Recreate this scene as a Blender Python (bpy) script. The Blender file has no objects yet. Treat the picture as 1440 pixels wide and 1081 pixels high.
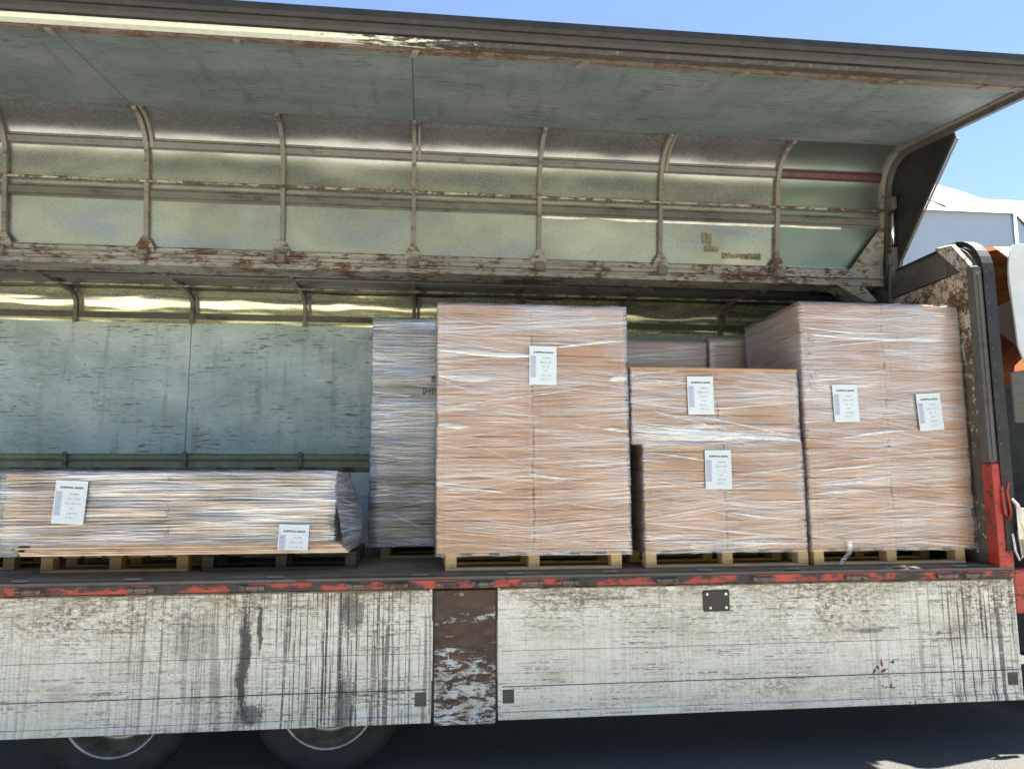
import bpy, bmesh, math, random
import numpy as np
from mathutils import Vector, Matrix, noise as mnoise
random.seed(7)
scene = bpy.context.scene
COL = scene.collection

# ------------------------------------------------------------------ camera, sky, sun, exposure
B = 1.22                                    # height of the cargo bed above the ground
CAM = np.array([0.0, -5.0602, 0.5602 + B])
YAW, PITCH, ROLL, FPX = 0.1183, 0.1326, -0.0032, 1074.9
IW, IH = 1440, 1081
_f = np.array([math.sin(YAW)*math.cos(PITCH), math.cos(YAW)*math.cos(PITCH), math.sin(PITCH)])
_r0 = np.array([math.cos(YAW), -math.sin(YAW), 0.0]); _u0 = np.cross(_r0, _f)
_r = _r0*math.cos(ROLL) + _u0*math.sin(ROLL); _u = -_r0*math.sin(ROLL) + _u0*math.cos(ROLL)
cam = bpy.data.cameras.new('camera'); camo = bpy.data.objects.new('camera', cam); COL.objects.link(camo)
cam.sensor_width = 36; cam.lens = FPX*36/IW; cam.clip_end = 3000; cam.clip_start = .05
camo.matrix_world = Matrix(((_r[0], _u[0], -_f[0], CAM[0]), (_r[1], _u[1], -_f[1], CAM[1]), (_r[2], _u[2], -_f[2], CAM[2]), (0, 0, 0, 1)))
scene.camera = camo

SUN = Vector((0.265, 0.075, 1.0)).normalized()
ELEV = math.asin(SUN.z); AZ = math.atan2(SUN.x, SUN.y)
world = bpy.data.worlds.new('World'); scene.world = world; world.use_nodes = True
wn = world.node_tree.nodes; wl = world.node_tree.links
bg = wn['Background']; sky = wn.new('ShaderNodeTexSky'); sky.sky_type = 'NISHITA'; sky.sun_disc = False
sky.sun_elevation = ELEV; sky.sun_rotation = AZ; sky.air_density = 0.8; sky.dust_density = 0.15; sky.ozone_density = 1.2
wl.new(sky.outputs[0], bg.inputs[0]); bg.inputs[1].default_value = 0.055
sl = bpy.data.lights.new('sun', 'SUN'); sl.energy = 5.0; sl.angle = math.radians(.53); sl.color = (1, .95, .88)
so = bpy.data.objects.new('sun', sl); COL.objects.link(so); so.location = (0, 0, 30)
so.rotation_euler = (-SUN).to_track_quat('-Z', 'Y').to_euler()
scene.view_settings.view_transform = 'Standard'; scene.view_settings.look = 'None'
scene.view_settings.exposure = 2.4; scene.view_settings.gamma = 1
scene.render.engine = 'CYCLES'
scene.cycles.max_bounces = 8; scene.cycles.diffuse_bounces = 4; scene.cycles.transparent_max_bounces = 14

def ray(x, y): return _f + _r*(x-IW/2)/FPX - _u*(y-IH/2)/FPX
def atY(x, y, Y): d = ray(x, y); k = (Y-CAM[1])/d[1]; return CAM + k*d
def atX(x, y, X): d = ray(x, y); k = (X-CAM[0])/d[0]; return CAM + k*d

# ------------------------------------------------------------------ mesh helpers
class MB:
    def __init__(s): s.v = []; s.f = []
    def add(s, vs, fs):
        o = len(s.v); s.v += [tuple(map(float, p)) for p in vs]; s.f += [tuple(i+o for i in f) for f in fs]; return s
    def box(s, x0, x1, y0, y1, z0, z1):
        return s.hexa([(x0,y0,z0),(x1,y0,z0),(x1,y1,z0),(x0,y1,z0),(x0,y0,z1),(x1,y0,z1),(x1,y1,z1),(x0,y1,z1)])
    def hexa(s, p): return s.add(p, [(3,2,1,0),(4,5,6,7),(0,1,5,4),(1,2,6,5),(2,3,7,6),(3,0,4,7)])
    def extrude(s, pts, x0, x1, close=True):
        """profile pts [(y,z)] extruded along X, capped"""
        n = len(pts); vs = [(x0, y, z) for y, z in pts] + [(x1, y, z) for y, z in pts]
        fs = [(i, (i+1) % n, n+(i+1) % n, n+i) for i in range(n if close else n-1)]
        if close: fs += [tuple(range(n-1, -1, -1)), tuple(range(n, 2*n))]
        return s.add(vs, fs)
    def plate(s, poly, nrm):
        """polygon of 3D points thickened along nrm"""
        n = len(poly); q = [tuple(np.array(p)+np.array(nrm)) for p in poly]
        return s.add(list(poly)+q, [tuple(range(n-1,-1,-1)), tuple(range(n,2*n))] + [(i,(i+1)%n,n+(i+1)%n,n+i) for i in range(n)])
    def tube(s, path, r, n=8, cap=True):
        P = [Vector(p) for p in path]; rr = r if isinstance(r, (list, tuple)) else [r]*len(P); rings = []
        up = None
        for i, p in enumerate(P):
            t = (P[min(i+1, len(P)-1)] - P[max(i-1, 0)]).normalized()
            a = up if up is not None else (Vector((0,0,1)) if abs(t.z) < .9 else Vector((1,0,0)))
            u = (a - t*a.dot(t)).normalized(); up = u; w = t.cross(u)
            rings.append([p + (u*math.cos(2*math.pi*k/n) + w*math.sin(2*math.pi*k/n))*rr[i] for k in range(n)])
        vs = [v for g in rings for v in g]; fs = []
        for i in range(len(P)-1):
            for k in range(n): fs.append((i*n+k, i*n+(k+1)%n, (i+1)*n+(k+1)%n, (i+1)*n+k))
        if cap: fs += [tuple(range(n-1,-1,-1)), tuple(range((len(P)-1)*n, len(P)*n))]
        return s.add(vs, fs)
    def lathe_y(s, prof, cx, cz, n=48):
        """prof [(radius, y)] turned about a Y-parallel axis"""
        vs = [(cx+r*math.cos(2*math.pi*k/n), y, cz+r*math.sin(2*math.pi*k/n)) for r, y in prof for k in range(n)]
        fs = [(i*n+k, i*n+(k+1)%n, (i+1)*n+(k+1)%n, (i+1)*n+k) for i in range(len(prof)-1) for k in range(n)]
        return s.add(vs, fs)
    def grid(s, P):
        m, n = len(P), len(P[0])
        return s.add([p for row in P for p in row], [(i*n+j, i*n+j+1, (i+1)*n+j+1, (i+1)*n+j) for i in range(m-1) for j in range(n-1)])
    def mesh(s, name, bevel=0, smooth=False):
        me = bpy.data.meshes.new(name); me.from_pydata(s.v, [], s.f)
        bm = bmesh.new(); bm.from_mesh(me)
        bmesh.ops.recalc_face_normals(bm, faces=bm.faces)
        if bevel: bmesh.ops.bevel(bm, geom=list(bm.edges), offset=bevel, segments=1, affect='EDGES', clamp_overlap=True)
        if smooth:
            for f in bm.faces: f.smooth = True
        bm.to_mesh(me); bm.free(); return me
    def build(s, name, mat, parent=None, bevel=0, smooth=False):
        return link(name, s.mesh(name, bevel, smooth), mat, parent)
def link(name, me, mat, parent=None, loc=None):
    o = bpy.data.objects.new(name, me); COL.objects.link(o)
    if mat is not None and not me.materials: me.materials.append(mat)
    if parent is not None: o.parent = parent
    if loc is not None: o.location = loc
    return o
def thing(name, label, cat, loc=(0,0,0), group=None):
    o = bpy.data.objects.new(name, None); COL.objects.link(o); o.location = loc; o.empty_display_size = .2
    return tag(o, label, cat, group)
def tag(o, label=None, cat=None, group=None, kind=None):
    if label: o['label'] = label
    if cat: o['category'] = cat
    if group: o['group'] = group
    if kind: o['kind'] = kind
    return o

# ------------------------------------------------------------------ materials
class NT:
    def __init__(s, name):
        s.m = bpy.data.materials.new(name); s.m.use_nodes = True; s.t = s.m.node_tree; s.n = s.t.nodes; s.l = s.t.links
        s.p = s.n['Principled BSDF']; s.out = s.n['Material Output']
        s.tc = s.n.new('ShaderNodeTexCoord'); s.obj = s.tc.outputs['Object']; s.gen = s.tc.outputs['Generated']
    def inp(s, sock, v):
        if isinstance(v, bpy.types.NodeSocket): s.l.new(v, sock)
        elif isinstance(v, (tuple, list)) and sock.type == 'RGBA' and len(v) == 3: sock.default_value = (*v, 1)
        else: sock.default_value = v
    def math(s, op, a, b=0.0, clamp=False):
        n = s.n.new('ShaderNodeMath'); n.operation = op; n.use_clamp = clamp; s.inp(n.inputs[0], a); s.inp(n.inputs[1], b); return n.outputs[0]
    def mul(s, *a):
        r = a[0]
        for b in a[1:]: r = s.math('MULTIPLY', r, b)
        return r
    def sub(s, a, b): return s.math('SUBTRACT', a, b)
    def addc(s, a, b): return s.math('ADD', a, b, True)
    def dot(s, v, w):
        n = s.n.new('ShaderNodeVectorMath'); n.operation = 'DOT_PRODUCT'; s.inp(n.inputs[0], v); n.inputs[1].default_value = w; return n.outputs['Value']
    def scale(s, v, k, off=(0,0,0)):
        n = s.n.new('ShaderNodeMapping'); s.inp(n.inputs['Vector'], v); n.inputs['Scale'].default_value = k; n.inputs['Location'].default_value = off; return n.outputs[0]
    def xyz(s, x, y, z):
        n = s.n.new('ShaderNodeCombineXYZ'); s.inp(n.inputs[0], x); s.inp(n.inputs[1], y); s.inp(n.inputs[2], z); return n.outputs[0]
    def noise(s, v, sc=1., det=3., rough=.55, dist=0.):
        n = s.n.new('ShaderNodeTexNoise'); s.inp(n.inputs['Vector'], v); n.inputs['Scale'].default_value = sc; n.inputs['Detail'].default_value = det
        n.inputs['Roughness'].default_value = rough; n.inputs['Distortion'].default_value = dist; return n.outputs['Fac']
    def ss(s, v, a, b, lo=0., hi=1.):
        n = s.n.new('ShaderNodeMapRange'); n.interpolation_type = 'SMOOTHSTEP'; s.inp(n.inputs['Value'], v)
        n.inputs['From Min'].default_value = a; n.inputs['From Max'].default_value = b; n.inputs['To Min'].default_value = lo; n.inputs['To Max'].default_value = hi; return n.outputs[0]
    def gauss(s, x, c, w):
        d = s.math('DIVIDE', s.sub(x, c), w); return s.math('POWER', math.e, s.mul(s.mul(d, d), -1.))
    def mix(s, f, a, b):
        n = s.n.new('ShaderNodeMix'); n.data_type = 'RGBA'; s.inp(n.inputs['Factor'], f); s.inp(n.inputs[6], a); s.inp(n.inputs[7], b); return n.outputs[2]
    def ramp(s, f, stops):
        n = s.n.new('ShaderNodeValToRGB'); s.inp(n.inputs[0], f); e = n.color_ramp.elements
        while len(e) < len(stops): e.new(.5)
        for k, (p, c) in zip(e, stops): k.position = p; k.color = (*c, 1)
        return n.outputs[0]
    def bump(s, h, st=.3, d=.01):
        n = s.n.new('ShaderNodeBump'); s.inp(n.inputs['Height'], h); n.inputs['Strength'].default_value = st; n.inputs['Distance'].default_value = d
        s.l.new(n.outputs[0], s.p.inputs['Normal']); return n.outputs[0]
    def rnd(s):
        n = s.n.new('ShaderNodeObjectInfo'); return n.outputs['Random']
    def set(s, col=None, rough=None, metal=None, spec=None):
        if col is not None: s.inp(s.p.inputs['Base Color'], col)
        if rough is not None: s.inp(s.p.inputs['Roughness'], rough)
        if metal is not None: s.inp(s.p.inputs['Metallic'], metal)
        if spec is not None: s.inp(s.p.inputs['Specular IOR Level'], spec)
        return s.m

def m_asphalt():
    t = NT('asphalt'); f = t.noise(t.obj, 95, 3, .8); g = t.noise(t.obj, .35, 4); h = t.noise(t.obj, 45, 3, .7)
    c = t.ramp(f, [(.38, (.022,.022,.022)), (.55, (.06,.058,.055)), (.66, (.20,.195,.18))])
    c = t.mix(t.ss(g, .35, .7), c, t.mix(.35, c, (.10,.095,.085)))
    t.bump(t.math('ADD', f, t.mul(h, .6)), .8, .006); return t.set(c, .9)
def m_gate(name, spots, drips, yellow):
    """worn white paint: spots = dark smears (x,w,z,h,strength), drips = drip zones (x,w,strength), yellow = (x,w,z,h,strength)"""
    t = NT(name); P = t.obj; x = t.dot(P, (1,0,0)); z = t.dot(P, (0,0,1))
    base = t.ramp(t.noise(t.scale(P, (1.3,1,3.4)), 1.6, 7, .66), [(.28, (.44,.41,.31)), (.45, (.68,.675,.58)), (.7, (.80,.81,.74))])
    big = t.noise(t.scale(P, (.9,1,1.9), (3,0,1)), 1.9, 5, .62)
    hs = t.noise(t.scale(P, (1.8,1,85)), 1., 6, .68); hs2 = t.noise(t.scale(P, (5,1,210), (5,0,2)), 1., 4, .65)
    br = t.noise(t.scale(P, (24,1,50)), 1., 4, .72)
    m1 = t.mul(t.ss(hs, .525, .585), t.ss(big, .36, .56), t.ss(br, .42, .56))
    m2 = t.mul(t.ss(hs2, .55, .62), t.ss(br, .38, .58), .6)
    c = t.mix(m2, base, (.24,.215,.165)); c = t.mix(t.mul(m1, .9), c, (.09,.078,.058))
    wsc = t.noise(t.scale(P, (2.6,1,140), (9,0,4)), 1., 5, .66); c = t.mix(t.mul(t.ss(wsc, .57, .62), .9), c, (.82,.82,.80))
    fine = t.noise(t.scale(P, (60,1,140)), 1., 3, .75); c = t.mix(t.mul(t.ss(fine, .55, .66), .6), c, (.24,.22,.175))
    sp = t.noise(t.scale(P, (34,1,48)), 1., 5, .78); c = t.mix(t.mul(t.ss(sp, .60, .64), t.ss(big, .40, .56)), c, (.055,.042,.032))
    for (cx, w, cz, h, k) in yellow:
        yy = t.mul(t.gauss(x, cx, w), t.gauss(z, cz, h), t.ss(t.noise(t.scale(P, (22,1,44)), 1., 6, .8), .44, .58), t.ss(t.noise(t.scale(P, (3,1,5)), 1., 4, .7), .34, .56), k)
        yy = t.mul(yy, t.ss(fine, .3, .6, .55, 1.)); c = t.mix(yy, c, (.17,.12,.06))
    topg = t.mul(t.ss(z, B-.22, B-.1), t.ss(t.noise(t.scale(P, (12,1,40)), 1., 6, .75), .42, .60), .8); c = t.mix(topg, c, (.14,.105,.065))
    vl = t.noise(t.scale(P, (30,1,1.6), (7,0,3)), 1., 5, .7); c = t.mix(t.mul(t.ss(vl, .60, .66), t.ss(br, .35, .55), .4), c, (.2,.18,.14))
    dn = t.noise(t.scale(P, (46,1,.8)), 1., 3, .6); dn2 = t.noise(t.scale(P, (70,1,1.1), (3,0,1)), 1., 2, .6)
    zone = None
    for (cx, w, k) in drips:
        g = t.mul(t.gauss(x, cx, w), k); zone = g if zone is None else t.math('MAXIMUM', zone, g)
    zone = t.mul(zone, t.ss(t.noise(t.scale(P, (3,1,3), (1,0,8)), 1., 4, .65), .28, .48))
    dr = t.mul(t.addc(t.ss(dn, .56, .575), t.mul(t.ss(dn2, .575, .595), .8)), zone, t.ss(hs, .66, .56), t.ss(br, .32, .44))
    c = t.mix(t.mul(dr, .92), c, (.04,.04,.043))
    for (cx, w, cz, h, k) in spots:
        g = t.mul(t.gauss(t.math('ADD', x, t.mul(t.sub(t.noise(t.scale(P, (2,1,4)), 1., 3), .5), .16)), cx, w), t.gauss(z, cz, h))
        rag = t.math('ADD', t.mul(t.noise(t.scale(P, (60,1,9)), 1., 5, .75), .55), t.mul(t.noise(t.scale(P, (40,1,90)), 1., 4, .75), .45))
        g = t.mul(t.ss(t.math('ADD', g, t.mul(t.sub(rag, .5), 2.4)), .40, .72), t.ss(g, .06, .3), k)
        c = t.mix(g, c, (.04,.041,.045))
    t.bump(t.math('ADD', t.mul(hs, .6), t.mul(m1, -.8)), .3, .004)
    return t.set(c, t.ss(big, .3, .7, .36, .6), None, .4)
def m_redpatch(): 
    t = NT('red_smear'); f = t.noise(t.scale(t.obj, (40,1,40)), 1., 4, .7); return t.set(t.mix(t.ss(f,.4,.6), (.12,.03,.03), (.2,.05,.05)), .6)
def m_rustpanel():
    t = NT('rusty_panel'); P = t.obj; z = t.dot(P, (0,0,1))
    rust = t.ramp(t.noise(t.scale(P, (3,1,9)), 2., 6, .7), [(.3, (.035,.024,.02)), (.55, (.085,.05,.033)), (.75, (.16,.085,.05))])
    n1 = t.noise(t.scale(P, (8,1,17)), 1., 9, .78, .3); n2 = t.noise(t.scale(P, (14,1,60), (2,0,3)), 1., 6, .75)
    low = t.math('ADD', t.ss(z, B-.12, B-.6, -.10, .02), t.mul(t.sub(t.noise(t.xyz(t.mul(t.dot(P, (1,0,0)), .8), 0., t.mul(z, 9.)), 1., 2), .5), .28)); f = t.math('ADD', t.math('ADD', t.mul(n1, .62), t.mul(n2, .38)), low)
    pm = t.ss(f, .495, .55); paint = t.ramp(t.noise(t.scale(P, (3,1,4)), 2., 4), [(.35, (.46,.43,.34)), (.6, (.60,.64,.64)), (.8, (.62,.69,.74))])
    c = t.mix(pm, rust, paint); t.bump(t.math('ADD', pm, t.mul(n2, .5)), .5, .004); return t.set(c, t.ss(pm, 0, 1, .75, .45))
def m_ply(name='blue_grey_plywood', k=1., wear=1.):
    t = NT(name); P = t.obj; r = t.rnd(); Q = t.n.new('ShaderNodeVectorMath'); Q.operation = 'ADD'; t.l.new(P, Q.inputs[0])
    t.l.new(t.xyz(t.mul(r, 17.), t.mul(r, 5.), t.mul(r, 9.)), Q.inputs[1]); Q = Q.outputs[0]
    v = t.dot(Q, (0, .85, 1)); x = t.dot(Q, (1,0,0)); S = lambda a, b, o=0.: t.xyz(t.mul(x, a), t.math('ADD', t.mul(v, b), o), 0.)
    base = t.ramp(t.noise(S(1.2, 2.), 1.3, 5, .6), [(.3, (.27*k,.36*k,.39*k)), (.5, (.365*k,.47*k,.515*k)), (.7, (.50*k,.59*k,.63*k))])
    d1 = t.noise(S(6, 48), 1., 4, .62); d2 = t.noise(S(14, 120, 7.), 1., 3, .6); area = t.noise(S(2.2, 4, 4.), 1., 5, .68); vst = t.noise(S(9, 1.1, 3.), 1., 4, .6); base = t.mix(t.mul(t.ss(vst, .52, .72), .45), base, (.17*k,.18*k,.17*k)); pal = t.noise(S(5, 30, 6.), 1., 5, .7); base = t.mix(t.mul(t.ss(pal, .56, .68), .5), base, (.62*k,.68*k,.69*k))
    c = t.mix(t.mul(t.ss(d1, .545, .62), t.ss(area, .46, .60), .8*wear), base, (.085*k,.085*k,.075*k))
    c = t.mix(t.mul(t.ss(d2, .56, .65), t.ss(area, .3, .6), .6), c, (.12*k,.13*k,.125*k))
    ed = t.noise(S(9, 20, 5.), 1., 7, .78); c = t.mix(t.mul(t.ss(ed, .60, .66), .75), c, (.06,.055,.045))
    br = t.noise(S(7, 26, 2.), 1., 5, .7); c = t.mix(t.mul(t.ss(br, .64, .69), .8), c, (.13,.075,.04))
    wh = t.noise(S(20, 60, 9.), 1., 3, .6); c = t.mix(t.mul(t.ss(wh, .73, .75), .8), c, (.6,.63,.62))
    gr = t.noise(S(40, 400, 1.), 1., 2); t.bump(t.math('ADD', t.mul(gr, .5), t.mul(d1, -.7)), .25, .003)
    return t.set(c, .62, None, .35)
def m_alu(name, tint, dirt=.35, rough=.3):
    t = NT(name); P = t.obj; r = t.rnd(); n1 = t.noise(P, 1.3, 4, .6); n2 = t.noise(t.scale(P, (18,30,30)), 1., 4, .7); n3 = t.noise(P, 70, 3, .7)
    c = t.mix(t.ss(n1, .35, .68), tint, tuple(k*.78 for k in tint)); c = t.mix(t.mul(t.ss(n2, .6, .74), dirt), c, tuple(k*.45 for k in tint))
    c = t.mix(t.mul(t.ss(n3, .72, .76), .35), c, (.7,.7,.68))
    br = t.noise(t.scale(P, (3,260,260)), 1., 2)
    t.bump(t.math('ADD', t.mul(br, .03), t.mul(n1, 1.2)), .12, .02)
    return t.set(c, t.math('ADD', t.mul(n2, .2), rough-.1), .8)
def m_steel(name, paint, rustamt=.5, sc=1., metal=0., rough=.5):
    t = NT(name); P = t.obj; n1 = t.noise(P, 5*sc, 7, .72); n2 = t.noise(t.scale(P, (14*sc, 60*sc, 60*sc)), 1., 4, .7); n3 = t.noise(P, 1.1, 3)
    rust = t.ramp(t.noise(P, 30, 4, .7), [(.35, (.04,.028,.022)), (.55, (.10,.055,.035)), (.75, (.19,.10,.05))])
    lo = .72-.24*rustamt; k = t.math('ADD', t.math('ADD', t.mul(n1, .55), t.mul(n2, .35)), t.mul(n3, .1)); m = t.ss(k, lo, lo+.045)
    base = t.mix(t.ss(n3, .3, .7), tuple(v*.72 for v in paint), paint); base = t.mix(t.mul(t.ss(n2, .5, .7), .4), base, tuple(v*.4 for v in paint))
    gk = t.noise(t.scale(P, (3,9,9), (4,2,7)), 1., 6, .75); base = t.mix(t.mul(t.ss(gk, .52, .66), .75), base, (.03,.027,.024)); base = t.mix(t.mul(t.ss(t.noise(P, 90, 3, .7), .62, .7), .5), base, (.04,.035,.03))
    t.bump(t.mul(m, -1.), .4, .003); t.inp(t.p.inputs['Metallic'], metal)
    return t.set(t.mix(m, base, rust), t.ss(m, 0, 1, rough, .8))
def m_plain(name, col, rough=.5, metal=0., var=.25, sc=9.):
    t = NT(name); n = t.noise(t.obj, sc, 5, .65); c = t.mix(t.ss(n, .3, .7), tuple(k*(1-var) for k in col), tuple(min(1, k*(1+var*.5)) for k in col))
    t.bump(n, .12, .004); return t.set(c, rough, metal)
def m_carton(name, col=(.50,.285,.155), crease=True, flute=False):
    t = NT(name); P = t.obj; r = t.rnd()
    n = t.noise(t.scale(P, (2,2,6)), 1.5, 4, .6); g = t.noise(t.scale(P, (60,60,500)), 1., 2)
    k = t.math('ADD', .90, t.mul(r, .16)); c = t.mix(t.ss(n, .3, .7), tuple(v*.86 for v in col), tuple(v*1.08 for v in col))
    vm = t.n.new('ShaderNodeVectorMath'); vm.operation = 'SCALE'; t.l.new(c, vm.inputs[0]); t.l.new(k, vm.inputs['Scale']); c = vm.outputs[0]
    if crease:
        gx = t.dot(t.gen, (1,0,0)); a = t.math('ABSOLUTE', t.sub(t.math('ABSOLUTE', t.sub(gx, .5)), t.math('ADD', .425, t.mul(r, .012)))); c = t.mix(t.mul(t.ss(a, .0035, .0015), .55), c, (.12,.07,.04))
    if flute:
        fl = t.noise(t.scale(P, (4,4,90)), 1., 5, .7); c = t.mix(t.mul(t.ss(fl, .5, .62), .55), c, (.13,.085,.055)); c = t.mix(t.mul(t.ss(fl, .46, .36), .6), c, (.70,.62,.54)); k2 = t.ss(r, .0, 1., .55, 1.25)
        vs_ = t.n.new('ShaderNodeVectorMath'); vs_.operation = 'SCALE'; t.l.new(c, vs_.inputs[0]); t.l.new(k2, vs_.inputs['Scale']); c = vs_.outputs[0]
    t.bump(t.math('ADD', n, t.mul(g, .3)), .15, .003); return t.set(c, .75, None, .25)
def m_film(name, dens=1., tint=(.93,.95,.98), base=.045, ang=1.):
    """wrinkled stretch film: clear between the wrinkles, scattering along them"""
    t = NT(name); P = t.obj; t.n.remove(t.p)
    rr = t.rnd(); u = t.math('ADD', t.dot(P, (1,1,0)), t.mul(rr, 23.)); z = t.dot(P, (0,0,1)); L = None
    for i, (k, fu, fv, lo, hi, w) in enumerate([(.01,.6,140,.54,.63,.8), (.10*ang,.45,210,.54,.62,.85), (-.085*ang,.4,190,.54,.62,.85), (.19*ang,.5,170,.585,.65,.8), (-.16*ang,.5,165,.59,.65,.8), (-.02,1.4,330,.52,.66,.6), (.42*ang,.4,80,.675,.71,.9)]):
        v = t.math('ADD', z, t.mul(u, k)); v = t.math('ADD', v, t.mul(t.noise(P, 1.3, 0), .012+.004*i))
        n = t.noise(t.xyz(t.mul(u, fu), t.mul(v, fv), 3.7*i), 1., 2, .6); s_ = t.mul(t.ss(n, lo, hi), w)
        s_ = t.mul(s_, t.ss(t.noise(t.xyz(t.mul(u, 1.5), t.mul(v, 5.5), 9.1*i+2), 1., 1), .38, .60))
        L = s_ if L is None else t.math('MAXIMUM', L, s_)
    band = t.mul(t.ss(t.noise(t.xyz(t.mul(u, .7), t.mul(z, 4.2), 5.5), 1., 4, .6), .42, .70), .26)
    top = t.mul(t.ss(z, .6, 1.5), t.ss(t.noise(t.xyz(t.mul(u, 1.2), t.mul(z, 2.4), 8.), 1., 3), .35, .6), .22)
    f = t.math('MINIMUM', t.mul(t.math('ADD', top, t.math('ADD', t.math('ADD', L, band), base)), dens), .9)
    h = t.noise(t.xyz(t.mul(u, 2.), t.mul(z, 70), 1.), 1., 3)
    bp = t.n.new('ShaderNodeBump'); t.l.new(h, bp.inputs['Height']); bp.inputs['Strength'].default_value = .6; bp.inputs['Distance'].default_value = .01
    tr = t.n.new('ShaderNodeBsdfTransparent'); df = t.n.new('ShaderNodeBsdfDiffuse'); gl = t.n.new('ShaderNodeBsdfGlossy'); tl = t.n.new('ShaderNodeBsdfTranslucent')
    t.inp(df.inputs[0], tint); t.inp(tl.inputs[0], tint); gl.inputs['Roughness'].default_value = .22; t.inp(gl.inputs[0], (1,1,1))
    for s_ in (df, gl): t.l.new(bp.outputs[0], s_.inputs['Normal'])
    def ms(fac, a, b):
        n = t.n.new('ShaderNodeMixShader'); t.inp(n.inputs[0], fac); t.l.new(a, n.inputs[1]); t.l.new(b, n.inputs[2]); return n.outputs[0]
    sc = ms(.18, df.outputs[0], tl.outputs[0]); sc = ms(.35, sc, gl.outputs[0])
    body = ms(f, tr.outputs[0], sc); fr = t.n.new('ShaderNodeFresnel'); fr.inputs[0].default_value = 1.45
    gl2 = t.n.new('ShaderNodeBsdfGlossy'); gl2.inputs['Roughness'].default_value = .12; t.l.new(bp.outputs[0], gl2.inputs['Normal'])
    t.l.new(ms(t.mul(fr.outputs[0], .8), body, gl2.outputs[0]), t.out.inputs[0]); return t.m
def m_wood(name, col, var=.3):
    t = NT(name); P = t.obj; r = t.rnd(); n = t.noise(t.scale(P, (3,3,40)), 1., 5, .6); g = t.noise(P, 6, 4)
    c = t.mix(t.ss(n, .3, .7), tuple(k*(1-var) for k in col), col); c = t.mix(t.mul(t.ss(g, .5, .75), .5), c, tuple(k*.4 for k in col))
    vm = t.n.new('ShaderNodeVectorMath'); vm.operation = 'SCALE'; t.l.new(c, vm.inputs[0]); t.l.new(t.math('ADD', .75, t.mul(r, .45)), vm.inputs['Scale'])
    t.bump(n, .3, .004); return t.set(vm.outputs[0], .8)
def m_edge():
    t = NT('edge_rail_paint'); P = t.obj; x = t.dot(P, (1,0,0)); n1 = t.noise(t.scale(P, (7,30,30)), 1., 6, .72); n2 = t.noise(t.scale(P, (.8,1,1)), 1., 3); n3 = t.noise(P, 24, 5, .75)
    k = t.math('ADD', t.math('ADD', t.mul(n1, .55), t.mul(n2, .45)), t.ss(x, -.9, 1.1, -.10, .18)); m = t.ss(k, .485, .515)
    dark = t.ramp(n3, [(.3, (.022,.021,.021)), (.55, (.05,.045,.042)), (.68, (.11,.10,.09)), (.76, (.38,.37,.35))])
    t.bump(t.mul(m, -1.), .4, .003); return t.set(t.mix(m, t.mix(t.ss(n3,.3,.7), (.55,.62,.55), (.72,.76,.70)), dark), .55)
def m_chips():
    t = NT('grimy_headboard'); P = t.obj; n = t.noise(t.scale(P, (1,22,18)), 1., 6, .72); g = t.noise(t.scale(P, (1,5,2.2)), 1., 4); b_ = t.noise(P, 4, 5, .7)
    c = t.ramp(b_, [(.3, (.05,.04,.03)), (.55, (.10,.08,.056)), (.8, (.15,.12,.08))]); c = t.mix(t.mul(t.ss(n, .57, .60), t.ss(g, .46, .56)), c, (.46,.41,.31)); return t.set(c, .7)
def m_redrail():
    t = NT('red_rail_paint'); P = t.obj; n1 = t.noise(t.scale(P, (2.2,1,6)), 1., 5, .65); n2 = t.noise(P, 14, 5, .7); red = t.mix(t.ss(n2, .3, .7), (.33,.022,.016), (.50,.045,.03))
    m = t.ss(t.math('ADD', t.mul(n1, .75), t.mul(n2, .25)), .455, .53); dark = t.ramp(n2, [(.3, (.018,.018,.02)), (.6, (.05,.045,.042)), (.8, (.09,.065,.05))])
    return t.set(t.mix(m, red, dark), t.ss(m, 0, 1, .38, .7))
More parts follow.
